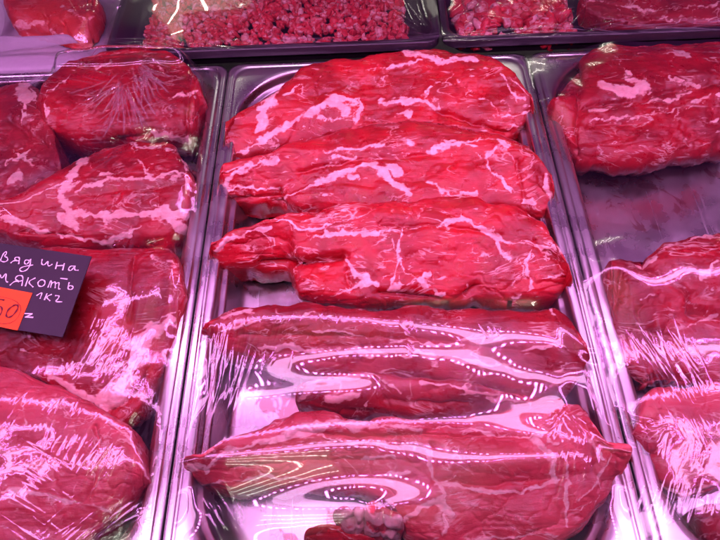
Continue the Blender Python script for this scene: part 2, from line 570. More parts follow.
    for _ in range(int(area / 420 * marble)):       # stray flecks and threads of marbling
        i = rg.integers(0, N); q = rg.random(); x = xs[i]; y = yt[i] + (yb[i] - yt[i]) * q
        a = rg.normal(0, .5) + (yb[min(i + 5, N - 1)] - yb[max(i - 5, 0)]) / (xs[min(i + 5, N - 1)] - xs[max(i - 5, 0)]); l = rg.gamma(2, 4.5)
        twigs.append(([(x, y), (x + l * .5 * math.cos(a), y + l * .5 * math.sin(a)), (x + l * math.cos(a + .4), y + l * math.sin(a + .4))], rg.uniform(0, 1.4), rg.uniform(.5, .9)))
    # muscle bundles: elongated bulges that meet in creases, some creases filled with fat
    K = max(4, int(area / 1500 * bund))
    si = rg.integers(0, N, K); sq = rg.random(K)
    sx_ = xs[si]; sy_ = yt[si] + (yb[si] - yt[si]) * sq
    slope = np.gradient(smooth1((yt + yb) / 2, 12), xs)[si]
    h1 = np.full(X.shape, -1e9); h2 = h1.copy()
    for k in range(K):
        an = math.atan(slope[k]) + rg.normal(0, .28); dx_, dy_ = Xw - sx_[k] + wx, Yw - sy_[k] + wy
        ul = (dx_ * math.cos(an) + dy_ * math.sin(an)) / rg.uniform(38, 85); vl = (-dx_ * math.sin(an) + dy_ * math.cos(an)) / rg.uniform(13, 30)
        hk = rg.uniform(-.25, .25) - (ul ** 2 + vl ** 2)
        h2 = np.maximum(h2, np.minimum(h1, hk)); h1 = np.maximum(h1, hk)
    bulge = np.clip(h1, -1.6, 0.4)
    crease = np.clip(1 - (h1 - h2) / 0.22, 0, 1)
    gatek = np.clip(fbm(full * 40, sd + 31, 2) * 1.6 + 0.25, 0, 1)
    ft = np.maximum(ft, 0.92 * np.clip(0.62 - (h1 - h2) * (5.5 - 3.0 * gatek), 0, 1) * gatek * seam * 0.9)
    if ridge:
        tt = np.concatenate([np.repeat(t[None, :], N, 0), np.full((N, U.shape[1]), 9.0)], 1)
        near = np.abs(tt - tr[:, None] - 0.02 * ww) * gap
        gate3 = np.clip(fbm(full * 26, sd + 43, 2) * 2.2 + 0.35, 0, 1)
        ft = np.maximum(ft, np.clip(0.85 - near / (1.4 + 3.2 * gate3), 0, 1) * gate3)
    for st in list(fat) + twigs[::2]:
        pts, wd = st[0], st[1]; am = st[2] if len(st) > 2 else 1.0
        bx0 = min(p[0] for p in pts) - wd - 14; bx1 = max(p[0] for p in pts) + wd + 14
        r0, r1 = np.searchsorted(xs, [bx0, bx1])
        if r1 <= r0: continue
        sl = slice(r0, r1)
        d = seg_dist(Xw[sl], Yw[sl], pts)
        wd = 0.76 * wd * np.clip(vary[sl], 0.25, 1.9)
        soft = 1.7 + 0.20 * wd
        ft[sl] = np.maximum(ft[sl], am * np.clip(0.5 + (wd / 2 - d) / (2 * soft), 0, 1))
    dsp = np.zeros(X.shape)
    dsp += rough * (0.0015 * fbm(full * 30, sd + 5, 2) + 0.00022 * fbm(full * 120, sd + 6, 2))
    # folds that run along the piece
    fold = fbm(np.stack([full[..., 0] * 12, full[..., 1] * 52, full[..., 2] * 52], -1), sd + 8, 3)
    dsp += rough * 0.0005 * -np.exp(-(fold / 0.09) ** 2)
    dsp += (0.0006 + 0.0005 * ww) * np.clip(ft * 1.6 - 0.4, 0, 1)
    dsp += rough * 0.00010 * ww
    dsp += rough * (0.0021 * bulge - 0.0006 * crease ** 2)
    for pts, wd, am in cut:
        d = seg_dist(X + wx * .6, Y + wy * .6, pts)
        dsp -= 1.25 * am * np.exp(-1.25 * d / wd)
    for pts, wd, am in lift:
        d = seg_dist(X + wx * .5, Y + wy * .5, pts)
        dsp += am * np.exp(-(d / wd) ** 2)
    dsp[:, nt:] += 0.0014 * fbm(full[:, nt:] * 150, sd + 51, 3)
    dsp *= np.clip(dd / 5, 0.15, 1)[:, None]
    full = full + nr * dsp[..., None]
    full[..., 2] = np.maximum(full[..., 2], FLOOR + 0.0008)
    ang = fang + 0.35 * fbm(full[..., :] * 14, sd + 9, 2)
    ca, sa = math.cos(fang), math.sin(fang)
    wv = 0.004 * fbm(full * 22, sd + 10, 2)
    fib = np.stack([ca * full[..., 0] + sa * full[..., 1], -sa * full[..., 0] + ca * full[..., 1] + wv, full[..., 2]], -1)
    V = full.reshape(-1, 3)
    Fq = [grid_faces(N, m, True)]
    c0, c1 = full[0].mean(0), full[-1].mean(0)
    nv = len(V); V = np.concatenate([V, [c0, c1]])
    j = np.arange(m)
    Fq.append(np.stack([j, (j + 1) % m, np.full(m, nv)][::-1], -1))
    Fq.append(np.stack([(N - 1) * m + j, (N - 1) * m + (j + 1) % m, np.full(m, nv + 1)], -1))
    at = {'fat': np.concatenate([ft.ravel(), [0, 0]]), 'fib': np.concatenate([fib.reshape(-1, 3), [c0, c1]])}
    Fq = [f[:, ::-1] for f in Fq]
    o = mesh_np(name, V, Fq, mat or M_MEAT, parent, attrs=at)
    OBST.append(V)
    if label: tag(o, label, cat, group)
    return o


GC = 'beef slabs in the middle pan'
# -- rearmost slab
meat('beef_slab', 'rearmost beef slab in the middle pan with a pale fat patch at its left end', 'beef', 
     [(226, 140), (229, 128), (234, 114), (248, 106), (262, 98), (275, 90), (283, 83), (300, 69), (330, 61), (370, 56), (400, 53), (440, 51), (480, 53), (500, 61), (518, 78), (528, 95), (533, 112)],
     [(226, 156), (245, 160), (280, 158), (345, 142), (400, 134), (430, 134), (470, 138), (500, 137), (520, 132), (533, 120)],
     0.006, -0.014, 0.014,
     fat=[([(279, 91), (264, 103), (260, 128)], 13), ([(262, 141), (283, 128), (310, 114), (333, 98), (360, 99)], 8), ([(360, 99), (357, 119)], 4),
          ([(330, 104), (345, 108)], 11), ([(318, 118), (340, 116)], 4), ([(227, 157), (262, 143)], 4), ([(300, 84), (303, 95)], 2), ([(407, 54), (440, 58), (475, 60)], 6), ([(383, 104), (413, 99), (437, 106)], 7),
          ([(398, 112), (408, 114)], 9), ([(456, 79), (460, 83)], 5), ([(435, 83), (424, 96)], 2), ([(435, 83), (460, 86), (490, 103), (502, 120)], 1.6),
          ([(500, 72), (510, 92), (523, 98)], 3.5), ([(487, 118), (530, 113)], 2), ([(505, 128), (520, 126)], 5, .8), ([(370, 76), (395, 78)], 1.5, .8), ([(340, 66), (360, 76)], 1.0, .7)],
     cut=[([(275, 148), (320, 135), (350, 128)], 5, .004), ([(437, 110), (470, 121), (505, 132)], 4, .005), ([(300, 100), (345, 85), (380, 84)], 3, .002)],
     lift=[([(300, 110), (340, 105)], 14, .003), ([(510, 100), (520, 115)], 10, .002)], mat=M_MEAT, group=GC, ridge=0.36, drop=0.6)
# -- second
meat('beef_slab', 'second beef slab from the back, with a white fat knot near its middle', 'beef',
     [(220, 178), (226, 163), (245, 158), (270, 154), (300, 143), (345, 126), (400, 119), (440, 121), (475, 130), (505, 134), (530, 144), (545, 165), (553, 192)],
     [(220, 192), (230, 204), (255, 207), (277, 206), (300, 214), (340, 216), (400, 214), (450, 211), (500, 212), (530, 216), (545, 217), (553, 206)],
     0.010, -0.012, 0.013,
     fat=[([(221, 184), (243, 169), (277, 157)], 7), ([(221, 188), (278, 187)], 2.4), ([(280, 201), (310, 186), (343, 171), (373, 163), (387, 180), (407, 193)], 7), ([(333, 157), (357, 158)], 5),
          ([(386, 167), (400, 172)], 7), ([(402, 138), (410, 142)], 8, .75), ([(430, 149), (460, 140)], 5.5), ([(497, 138), (508, 144)], 7), ([(497, 147), (487, 157), (493, 173), (513, 190)], 4.5),
          ([(502, 184), (508, 190)], 8), ([(383, 170), (403, 190)], 7), ([(427, 183), (447, 193), (477, 193)], 4.5), ([(523, 201), (535, 204)], 5), ([(545, 173), (551, 208)], 4),
          ([(460, 140), (497, 136)], 1.8), ([(430, 149), (380, 153), (340, 152)], 1.4, .9), ([(475, 150), (487, 157)], 2), ([(365, 150), (330, 163)], 1.2, .8), ([(350, 177), (370, 178)], 4)],
     cut=[([(278, 190), (280, 206)], 4, .007), ([(230, 200), (275, 196)], 4, .003), ([(300, 172), (350, 160), (400, 158), (430, 152)], 2.5, .0025), ([(420, 180), (470, 200)], 3, .002), ([(517, 160), (525, 205)], 3, .003), ([(345, 183), (372, 186)], 4, .003)],
     lift=[([(300, 200), (350, 185), (400, 190)], 9, .003)], mat=M_MEAT, group=GC, ridge=0.36, drop=0.6)
# -- third
meat('beef_slab', 'third beef slab from the back, streaky, a ragged flap hanging off its front', 'beef',
     [(210, 252), (216, 242), (226, 233), (250, 225), (270, 218), (300, 209), (350, 204), (400, 200), (440, 196), (480, 199), (520, 208), (545, 218), (553, 230), (558, 245), (566, 268), (571, 282)],
     [(210, 264), (222, 272), (250, 269), (285, 270), (291, 276), (294, 292), (300, 303), (330, 303), (370, 303), (400, 301), (440, 303), (470, 299), (476, 296), (500, 303), (530, 306), (555, 300), (571, 290)],
     0.012, -0.013, 0.012,
     fat=[([(218, 248), (233, 237), (270, 227)], 6), ([(270, 227), (310, 218), (350, 212)], 2, .8), ([(330, 233), (377, 232)], 6), ([(310, 240), (345, 225)], 2, .8), ([(403, 230), (397, 257), (407, 273), (423, 287)], 5), ([(390, 290), (420, 281)], 9), ([(347, 260), (357, 277), (377, 283)], 6),
          ([(330, 297), (370, 283)], 4.5), ([(437, 225), (463, 216), (497, 237), (560, 250)], 4.5), ([(497, 241), (510, 260)], 5), ([(533, 247), (527, 267), (533, 287), (513, 297)], 3.2), ([(540, 277), (563, 273)], 2.2), ([(520, 262), (527, 280)], 1.5),
          ([(393, 240), (400, 257), (390, 290)], 3.5), ([(410, 283), (427, 272)], 6), ([(434, 293), (444, 295)], 6), ([(455, 240), (475, 245)], 2, .8), ([(430, 225), (400, 228), (380, 230)], 2), ([(212, 262), (245, 258), (300, 250)], 2, .8), ([(543, 225), (555, 240)], 2, .9)],
     cut=[([(262, 264), (300, 262), (342, 256)], 4.5, .011), ([(380, 226), (430, 224), (470, 228), (500, 236)], 2.6, .003), ([(465, 297), (475, 288)], 5, .007), ([(345, 268), (350, 290)], 3, .003), ([(380, 292), (440, 300)], 3, .004), ([(535, 240), (556, 262)], 4, .004)],
     lift=[([(310, 285), (335, 290)], 12, .003), ([(395, 285), (420, 280)], 9, .003)], mat=M_MEATF, group=GC, rough=1.1, ridge=0.4, drop=0.55)
# -- fourth
meat('beef_slab', 'fourth beef slab from the back, smooth dark red, under the film edge', 'beef',
     [(203, 330), (212, 318), (223, 311), (257, 306), (300, 302), (340, 306), (400, 308), (450, 305), (480, 304), (520, 309), (555, 306), (568, 315), (580, 335), (588, 355)],
     [(203, 344), (225, 356), (260, 366), (300, 374), (350, 378), (400, 380), (450, 386), (500, 394), (540, 400), (570, 394), (588, 370)],
     0.006, -0.016, 0.012,
     fat=[([(218, 316), (250, 310)], 6), ([(250, 322), (300, 316), (330, 313)], 3, .9), ([(260, 345), (330, 352), (400, 352), (470, 360)], 7, .9), ([(470, 360), (530, 372)], 5), ([(400, 320), (470, 322)], 1.6, .8), ([(548, 305), (552, 312)], 4), ([(520, 330), (560, 350)], 2, .8)],
     cut=[([(240, 335), (330, 336), (420, 338), (520, 350)], 4, .002)], mat=M_MEATF, group=GC, rough=0.8, ridge=0.45, drop=0.5)
# -- fifth
meat('beef_slab', 'fifth beef slab from the back, short, with a pale fat knob at its left end', 'beef',
     [(296, 398), (304, 386), (320, 377), (345, 373), (370, 369), (395, 369), (420, 374), (450, 380), (500, 390), (530, 398), (562, 402)],
     [(296, 410), (330, 414), (350, 416), (420, 420), (470, 420), (530, 420), (562, 412)],
     0.004, -0.018, 0.013,
     fat=[([(300, 398), (312, 384), (340, 380), (370, 372)], 8), ([(330, 399), (358, 395)], 12), ([(365, 406), (380, 385)], 7), ([(380, 380), (400, 392)], 6), ([(420, 382), (470, 390)], 3), ([(490, 398), (530, 404)], 6), ([(510, 412), (550, 410)], 4)],
     cut=[([(342, 411), (370, 416)], 6, .006), ([(385, 400), (420, 404), (470, 402)], 3, .003)], lift=[([(330, 398), (360, 395)], 8, .003)], mat=M_MEATF, group=GC, ridge=0.4, drop=0.5)
# -- nearest
meat('beef_slab', 'nearest and largest beef slab in the middle pan, broad pale seams between muscles', 'beef',
     [(186, 462), (194, 456), (208, 455), (223, 441), (247, 431), (273, 418), (297, 411), (327, 411), (367, 419), (420, 416), (470, 412), (520, 404), (555, 400), (580, 400), (592, 412), (606, 438), (618, 445), (627, 452)],
     [(186, 472), (205, 487), (230, 494), (270, 494), (300, 493), (340, 495), (372, 500), (392, 516), (402, 542), (450, 560), (520, 562), (550, 552), (580, 532), (600, 508), (618, 484), (627, 462)],
     0.004, -0.014, 0.016,
     fat=[([(222, 452), (247, 447), (280, 440), (313, 428), (337, 421), (380, 427), (420, 430)], 11), ([(188, 464), (205, 470), (222, 452)], 9), ([(200, 484), (267, 477), (317, 480)], 4), ([(317, 480), (370, 478), (410, 474)], 5, .9),
          ([(400, 428), (450, 424), (500, 434), (553, 432)], 6), ([(430, 447), (432, 473), (443, 497)], 5), ([(433, 483), (483, 490), (523, 493), (557, 483)], 5), ([(530, 437), (556, 460), (557, 483)], 7),
          ([(614, 455), (600, 480), (595, 510)], 2.4), ([(600, 480), (580, 500)], 2), ([(570, 460), (566, 500), (568, 525)], 4), ([(438, 502), (452, 514)], 11), ([(443, 515), (445, 535)], 4), ([(455, 500), (520, 520)], 1.6, .9), ([(345, 440), (400, 445), (430, 447)], 5),
          ([(300, 448), (340, 440)], 4), ([(360, 460), (395, 458)], 3), ([(470, 540), (560, 535)], 3.5), ([(590, 440), (604, 462)], 3), ([(405, 520), (430, 500)], 7), ([(230, 465), (280, 455)], 1.5, .9)],
     cut=[([(300, 431), (360, 436), (430, 434), (530, 434)], 3, .003), ([(434, 480), (480, 486), (555, 480)], 3.5, .003), ([(432, 445), (434, 480)], 3.5, .0035), ([(230, 470), (300, 460), (420, 462)], 4, .002), ([(590, 420), (600, 450), (620, 460)], 4, .004), ([(380, 505), (440, 505)], 5, .003), ([(368, 416), (345, 415)], 5, .005)],
     lift=[([(470, 462), (530, 464)], 16, .004), ([(330, 425), (420, 428)], 8, .0025), ([(470, 510), (540, 515)], 14, .002)], mat=M_MEATP, group=GC, rough=1.0, ridge=0.34, drop=0.45)
# -- offcuts lying before it
meat('fat_offcut', 'lumpy pink fat offcut at the front edge of the middle pan', 'fat', [(333, 512), (345, 505), (362, 507), (380, 503), (396, 510), (404, 522)], [(333, 524), (350, 533), (372, 540), (392, 544), (404, 534)],
     0.006, -0.014, 0.010, fat=[([(335, 514), (370, 516), (402, 522)], 20), ([(345, 530), (395, 538)], 12)], cut=[([(350, 505), (356, 530)], 3, .003), ([(366, 504), (362, 540)], 3, .004), ([(382, 508), (384, 530)], 3, .003)], rough=2.0, end=4, p=2.2, wob=2.2, mat=M_MEATP)
meat('beef_offcut', 'small dark red beef offcut lowest in the middle of the photo', 'beef', [(304, 532), (318, 526), (340, 525), (360, 530), (378, 542)], [(304, 545), (330, 560), (360, 562), (378, 556)],
     -0.012, -0.03, 0.006, fat=[([(330, 530), (360, 540)], 2)], end=6, mat=M_MEAT)

# ------------------------------------------------------------------ left pan
GL = 'beef cuts in the left pan'
meat('beef_joint', 'plump beef joint rearmost in the left pan under puckered film', 'beef',
     [(40, 112), (43, 100), (50, 88), (62, 78), (75, 68), (100, 60), (120, 55), (150, 54), (175, 61), (190, 71), (203, 82), (209, 100)],
     [(40, 124), (52, 140), (75, 147), (100, 148), (130, 146), (160, 146), (185, 147), (200, 140), (209, 122)],
     0.004, -0.012, 0.022, fat=[([(45, 116), (49, 92), (68, 74)], 2.4), ([(95, 66), (112, 60)], 7), ([(108, 66), (112, 90)], 1.5, .9), ([(158, 135), (188, 141)], 10), ([(55, 140), (90, 142)], 2), ([(150, 66), (168, 72)], 2, .8), ([(170, 98), (200, 90)], 3)],
     cut=[([(120, 140), (150, 132)], 4, .004), ([(188, 75), (186, 110), (190, 135)], 3, .003)], mat=M_MEAT, group=GL, rough=.8, end=16)
meat('beef_joint', 'ragged beef piece with a pale fat cap at the left edge of the photo', 'beef',
     [(-22, 92), (0, 88), (16, 82), (30, 82), (42, 90), (47, 110), (58, 140), (64, 165)],
     [(-22, 200), (0, 212), (20, 205), (40, 195), (64, 182)],
     -0.002, -0.014, 0.010, fat=[([(22, 86), (26, 106), (21, 122)], 13), ([(10, 180), (18, 176)], 9), ([(5, 165), (30, 150)], 3), ([(-5, 135), (15, 150), (35, 165)], 2.5), ([(30, 90), (46, 118)], 3)],
     cut=[([(10, 118), (30, 135), (55, 150)], 4, .004)], mat=M_MEATB, group=GL, rough=1.3)
meat('beef_steak', 'thick beef steak with a branching fat seam, behind the price card', 'beef',
     [(-15, 206), (10, 200), (30, 188), (55, 171), (80, 156), (105, 146), (130, 142), (160, 141), (178, 149), (188, 162), (197, 180)],
     [(-15, 236), (30, 244), (60, 248), (100, 248), (140, 248), (170, 246), (188, 232), (197, 205)],
     0.008, -0.008, 0.013, fat=[([(86, 156), (74, 172), (60, 195), (72, 212), (110, 216), (150, 213), (186, 214)], 11), ([(74, 192), (110, 181), (150, 178), (186, 174)], 4.5), ([(186, 160), (188, 190)], 7), ([(0, 216), (60, 238), (110, 241), (140, 226)], 7),
          ([(165, 214), (186, 230)], 14), ([(150, 178), (140, 160), (130, 146)], 1.6), ([(110, 181), (90, 165)], 1.4, .9), ([(60, 215), (75, 228)], 9), ([(120, 143), (175, 150)], 2)],
     cut=[([(80, 196), (120, 190), (185, 183)], 3, .002), ([(20, 232), (80, 238)], 3, .003)], mat=M_MEAT, group=GL, rough=.8, ridge=.3, drop=.3)
meat('beef_steak', 'beef piece under the price card with a pale fat flap toward the pan rim', 'beef',
     [(-15, 258), (50, 248), (100, 252), (150, 247), (172, 250), (182, 262), (187, 290)],
     [(-15, 372), (30, 382), (70, 400), (100, 420), (122, 428), (142, 412), (167, 380), (180, 348), (189, 310)],
     0.004, -0.012, 0.014, fat=[([(170, 320), (140, 340), (138, 360), (118, 388), (104, 404)], 20), ([(45, 374), (75, 390), (105, 411)], 8), ([(150, 256), (176, 266)], 4), ([(135, 330), (175, 312)], 5), ([(20, 350), (60, 360)], 3)],
     cut=[([(132, 256), (128, 320)], 3, .0035), ([(150, 360), (140, 400)], 5, .004), ([(110, 410), (135, 395)], 5, .005)], mat=M_MEAT, group=GL, rough=.8, end=12)
meat('beef_joint', 'big rounded pale red beef joint nearest in the left pan', 'beef',
     [(-20, 364), (20, 368), (60, 383), (90, 400), (110, 415), (130, 428), (144, 448), (153, 478)],
     [(-20, 552), (60, 556), (95, 546), (115, 530), (135, 514), (152, 494)],
     0.002, -0.012, 0.018, fat=[([(105, 420), (138, 447), (146, 478)], 4), ([(90, 430), (98, 470), (90, 500)], 2), ([(-10, 420), (40, 440), (90, 440)], 2, .9), ([(0, 490), (60, 500), (110, 510)], 7, .75), ([(20, 400), (30, 440)], 2, .8)],
     cut=[([(94, 425), (100, 460), (88, 498)], 3, .003)], mat=M_MEATP, group=GL, rough=.8, end=24)

# ------------------------------------------------------------------ right pan
GR = 'beef cuts in the right pan'
meat('beef_joint', 'bare dark red beef joint rearmost in the right pan', 'beef',
     [(546, 106), (556, 96), (572, 78), (582, 58), (592, 48), (612, 44), (650, 45), (700, 43), (742, 43)],
     [(546, 122), (562, 148), (574, 160), (590, 166), (620, 165), (660, 162), (690, 157), (742, 150)],
     0.004, -0.016, 0.018, fat=[([(604, 88), (625, 95), (645, 87)], 11), ([(616, 57), (627, 73)], 4), ([(588, 110), (630, 104), (670, 100), (692, 88)], 4), ([(588, 120), (660, 115), (712, 95), (740, 90)], 3.5), ([(660, 50), (690, 54)], 4), ([(628, 80), (640, 84)], 5), ([(700, 120), (720, 118)], 3)],
     cut=[([(576, 70), (580, 110), (576, 150)], 5, .006), ([(585, 106), (640, 100), (690, 84), (740, 80)], 3.5, .005), ([(590, 124), (650, 122)], 3, .003)], mat=M_MEATF, group=GR, rough=1.0, ridge=.5, drop=.4)
meat('beef_joint', 'beef joint in the middle of the right pan, film pulled tight over its front', 'beef',
     [(602, 272), (606, 262), (622, 257), (642, 255), (665, 243), (690, 236), (742, 227)],
     [(602, 300), (610, 345), (622, 374), (642, 388), (665, 385), (690, 385), (742, 392)],
     0.006, -0.012, 0.014, fat=[([(704, 276), (718, 264)], 9), ([(660, 248), (700, 238), (740, 230)], 4), ([(642, 300), (652, 296)], 3), ([(668, 330), (690, 325), (720, 315)], 3), ([(660, 270), (690, 290), (700, 305)], 2), ([(632, 262), (655, 256)], 5)],
     cut=[([(640, 258), (665, 275), (690, 295), (694, 310)], 4, .006), ([(690, 310), (720, 318), (742, 316)], 4, .005), ([(655, 330), (700, 345), (742, 342)], 4, .004), ([(625, 268), (615, 300)], 4, .004)], mat=M_MEATF, group=GR, rough=1.1, ridge=.3, drop=.4)
meat('beef_joint', 'smooth round beef joint near the front of the right pan under streaked film', 'beef',
     [(630, 430), (638, 404), (655, 390), (700, 383), (742, 380)],
     [(630, 445), (642, 474), (656, 492), (680, 501), (710, 498), (742, 480)],
     0.002, -0.014, 0.014, fat=[([(648, 482), (690, 497), (742, 472)], 6), ([(645, 440), (680, 428), (720, 432)], 2), ([(640, 470), (665, 445)], 2, .9)],
     cut=[([(640, 458), (690, 440), (742, 440)], 3, .003)], mat=M_MEATP, group=GR, rough=.8, end=14)
meat('beef_joint', 'brownish beef piece in the bottom right corner of the photo', 'beef',
     [(690, 512), (705, 502), (742, 494)], [(690, 530), (705, 552), (742, 566)], 0.0, -0.016, 0.010, fat=[([(700, 512), (742, 505)], 3)], mat=M_MEATB, group=GR, end=8)

# ------------------------------------------------------------------ back row trays
TRAY = [(0.0, 0.004, .016), (0.0, 0.012, .016), (0.0008, 0.0135, .016), (0.005, 0.014, .017), (0.0075, 0.0132, .018), (0.0085, 0.011, .018), (0.012, -0.012, .02), (0.016, -0.016, .02), (0.03, -0.017, .015), (0.05, -0.017, .008)]
a = to_world(103, 54, 0.014); b = to_world(441, 42, 0.014)
TX0, TX1, TY0 = a[0], b[0], (a[1] + b[1]) / 2
tag(pan('plastic_tray', TX0, TX1, TY0, TY0 + 0.16, TRAY, M_BLACK), 'black plastic tray heaped with minced beef behind the middle pan', 'tray', 'black trays in the back row')
c = to_world(444, 42, 0.014)
tag(pan('plastic_tray', c[0], c[0] + 0.36, TY0 + 0.001, TY0 + 0.16, TRAY, M_BLACK), 'black plastic tray with diced and sliced beef, back row right', 'tray', 'black trays in the back row')
d0 = to_world(98, 66, 0.0)
BOARD = [(0.0, -0.07, .012), (0.0, -0.004, .012), (0.002, -0.001, .012), (0.006, 0.0, .012), (0.03, 0.0, .01), (0.06, 0.0, .004)]
tag(pan('serving_board', d0[0] - 0.36, d0[0] + 0.012, 0.535, 0.72, BOARD, M_WHITE), 'pale board in the back row left carrying a wrapped beef chunk', 'board')


def crumbs(name, x0, x1, y0, y1, zbase, n, size, mat, seed, mound=0.012):
    """a heap of coarse mince: many short rounded lumps in one mass"""
    rng = np.random.default_rng(seed)
    bmx = bmesh.new(); bmesh.ops.create_icosphere(bmx, subdivisions=2, radius=1.0)
    sv = np.array([v.co for v in bmx.verts]); sf = np.array([[v.index for v in f.verts] for f in bmx.faces]); bmx.free()
    VV, FF, AA = [], [], []
    for i in range(n):
        u, v = rng.random(2)
        cx, cy = x0 + (x1 - x0) * u, y0 + (y1 - y0) * v
        edge = min(u, 1 - u) * (x1 - x0); edge = min(edge, min(v, 1 - v) * (y1 - y0))
        zc = zbase + mound * min(1, edge / 0.02) * (0.75 + 0.25 * rng.random()) + rng.random() * 0.004
        s = size * (0.45 + 0.9 * rng.random() + 0.6 * rng.random() ** 4)
        q = sv * np.array([s * (1 + 1.5 * rng.random() ** 2), s, s * (0.7 + .3 * rng.random())])
        q = q + 0.42 * s * np.stack([vnoise(sv * 1.7 + i, 1), vnoise(sv * 1.7 + i, 2), vnoise(sv * 1.7 + i, 3)], -1)
        R = np.array(Euler((rng.random() * 1.2, rng.random() * 1.2, rng.random() * 6.28)).to_matrix())
        FF.append(sf + len(VV) * len(sv)); VV.append(q @ R.T + [cx, cy, zc])
        AA.append(np.full(len(sv), 0.30 + 0.35 * (rng.random() ** 1.6)))
    V = np.concatenate(VV)
    OBST.append(V)
    return mesh_np(name, V, [np.concatenate(FF)], mat, attrs={'fat': np.concatenate(AA), 'fib': V})


M_MINCE = meat_material('minced_beef', red=(0.72, 0.035, 0.06), dark=(0.58, 0.02, 0.04), pale=(0.72, 0.15, 0.18), grain=.4, marb=0, brown=0, fat=(0.90, 0.45, 0.47))
mn = to_world(137, 46, 0.012); mx = to_world(408, 38, 0.012)
tag(crumbs('minced_beef', mn[0], mx[0], TY0 + 0.016, TY0 + 0.14, -0.006, 2300, 0.0030, M_MINCE, 5), 'coarse minced beef heaped in the black tray behind the middle pan', 'minced beef', kind='stuff')
q0 = to_world(462, 28, 0.012); q1 = to_world(575, 24, 0.012)
tag(crumbs('diced_beef', q0[0], q1[0], TY0 + 0.014, TY0 + 0.12, -0.006, 260, 0.006, M_MINCE, 9), 'diced beef at the left end of the right back tray', 'diced beef', kind='stuff')
meat('beef_slice', 'brownish beef slices lying in the right back tray', 'beef', [(578, -6), (600, -16), (660, -18), (742, -20)], [(578, 10), (600, 24), (650, 28), (742, 26)], 0.012, 0.004, 0.010, fat=[([(590, 0), (650, 8), (740, 4)], 3), ([(650, 20), (740, 16)], 2)], mat=M_MEATB, base=-0.014, rough=1.0)
meat('beef_chunk', 'orange red beef chunk wrapped in film on the pale board', 'beef', [(8, 4), (20, -10), (60, -16), (95, -12), (106, 6)], [(8, 20), (22, 34), (44, 44), (70, 50), (92, 50), (106, 36)], 0.012, 0.002, 0.024,
     fat=[([(20, 24), (40, 22)], 8), ([(50, 35), (90, 46)], 7), ([(60, 5), (90, 20)], 5, .8), ([(30, 40), (46, 46)], 4)], cut=[([(44, 14), (46, 40)], 3, .004), ([(60, 22), (70, 40)], 3, .003)], mat=meat_material('beef_orange', red=(0.55, 0.045, 0.035), dark=(0.4, 0.03, 0.03), fat=(.7, .25, .22)), base=0.001, rough=.9, end=12)

# ------------------------------------------------------------------ cling film
def gauss2(a, sx, sy=None):
    for ax, sg in ((1, sx), (0, sx if sy is None else sy)):
        k = int(3 * sg) + 1
        x = np.arange(-k, k + 1); g = np.exp(-(x / sg) ** 2 / 2); g /= g.sum()
        pw = [(0, 0), (0, 0)]; pw[ax] = (k, k)
        a = np.apply_along_axis(lambda r: np.convolve(r, g, 'valid'), ax, np.pad(a, pw, 'edge'))
    return a


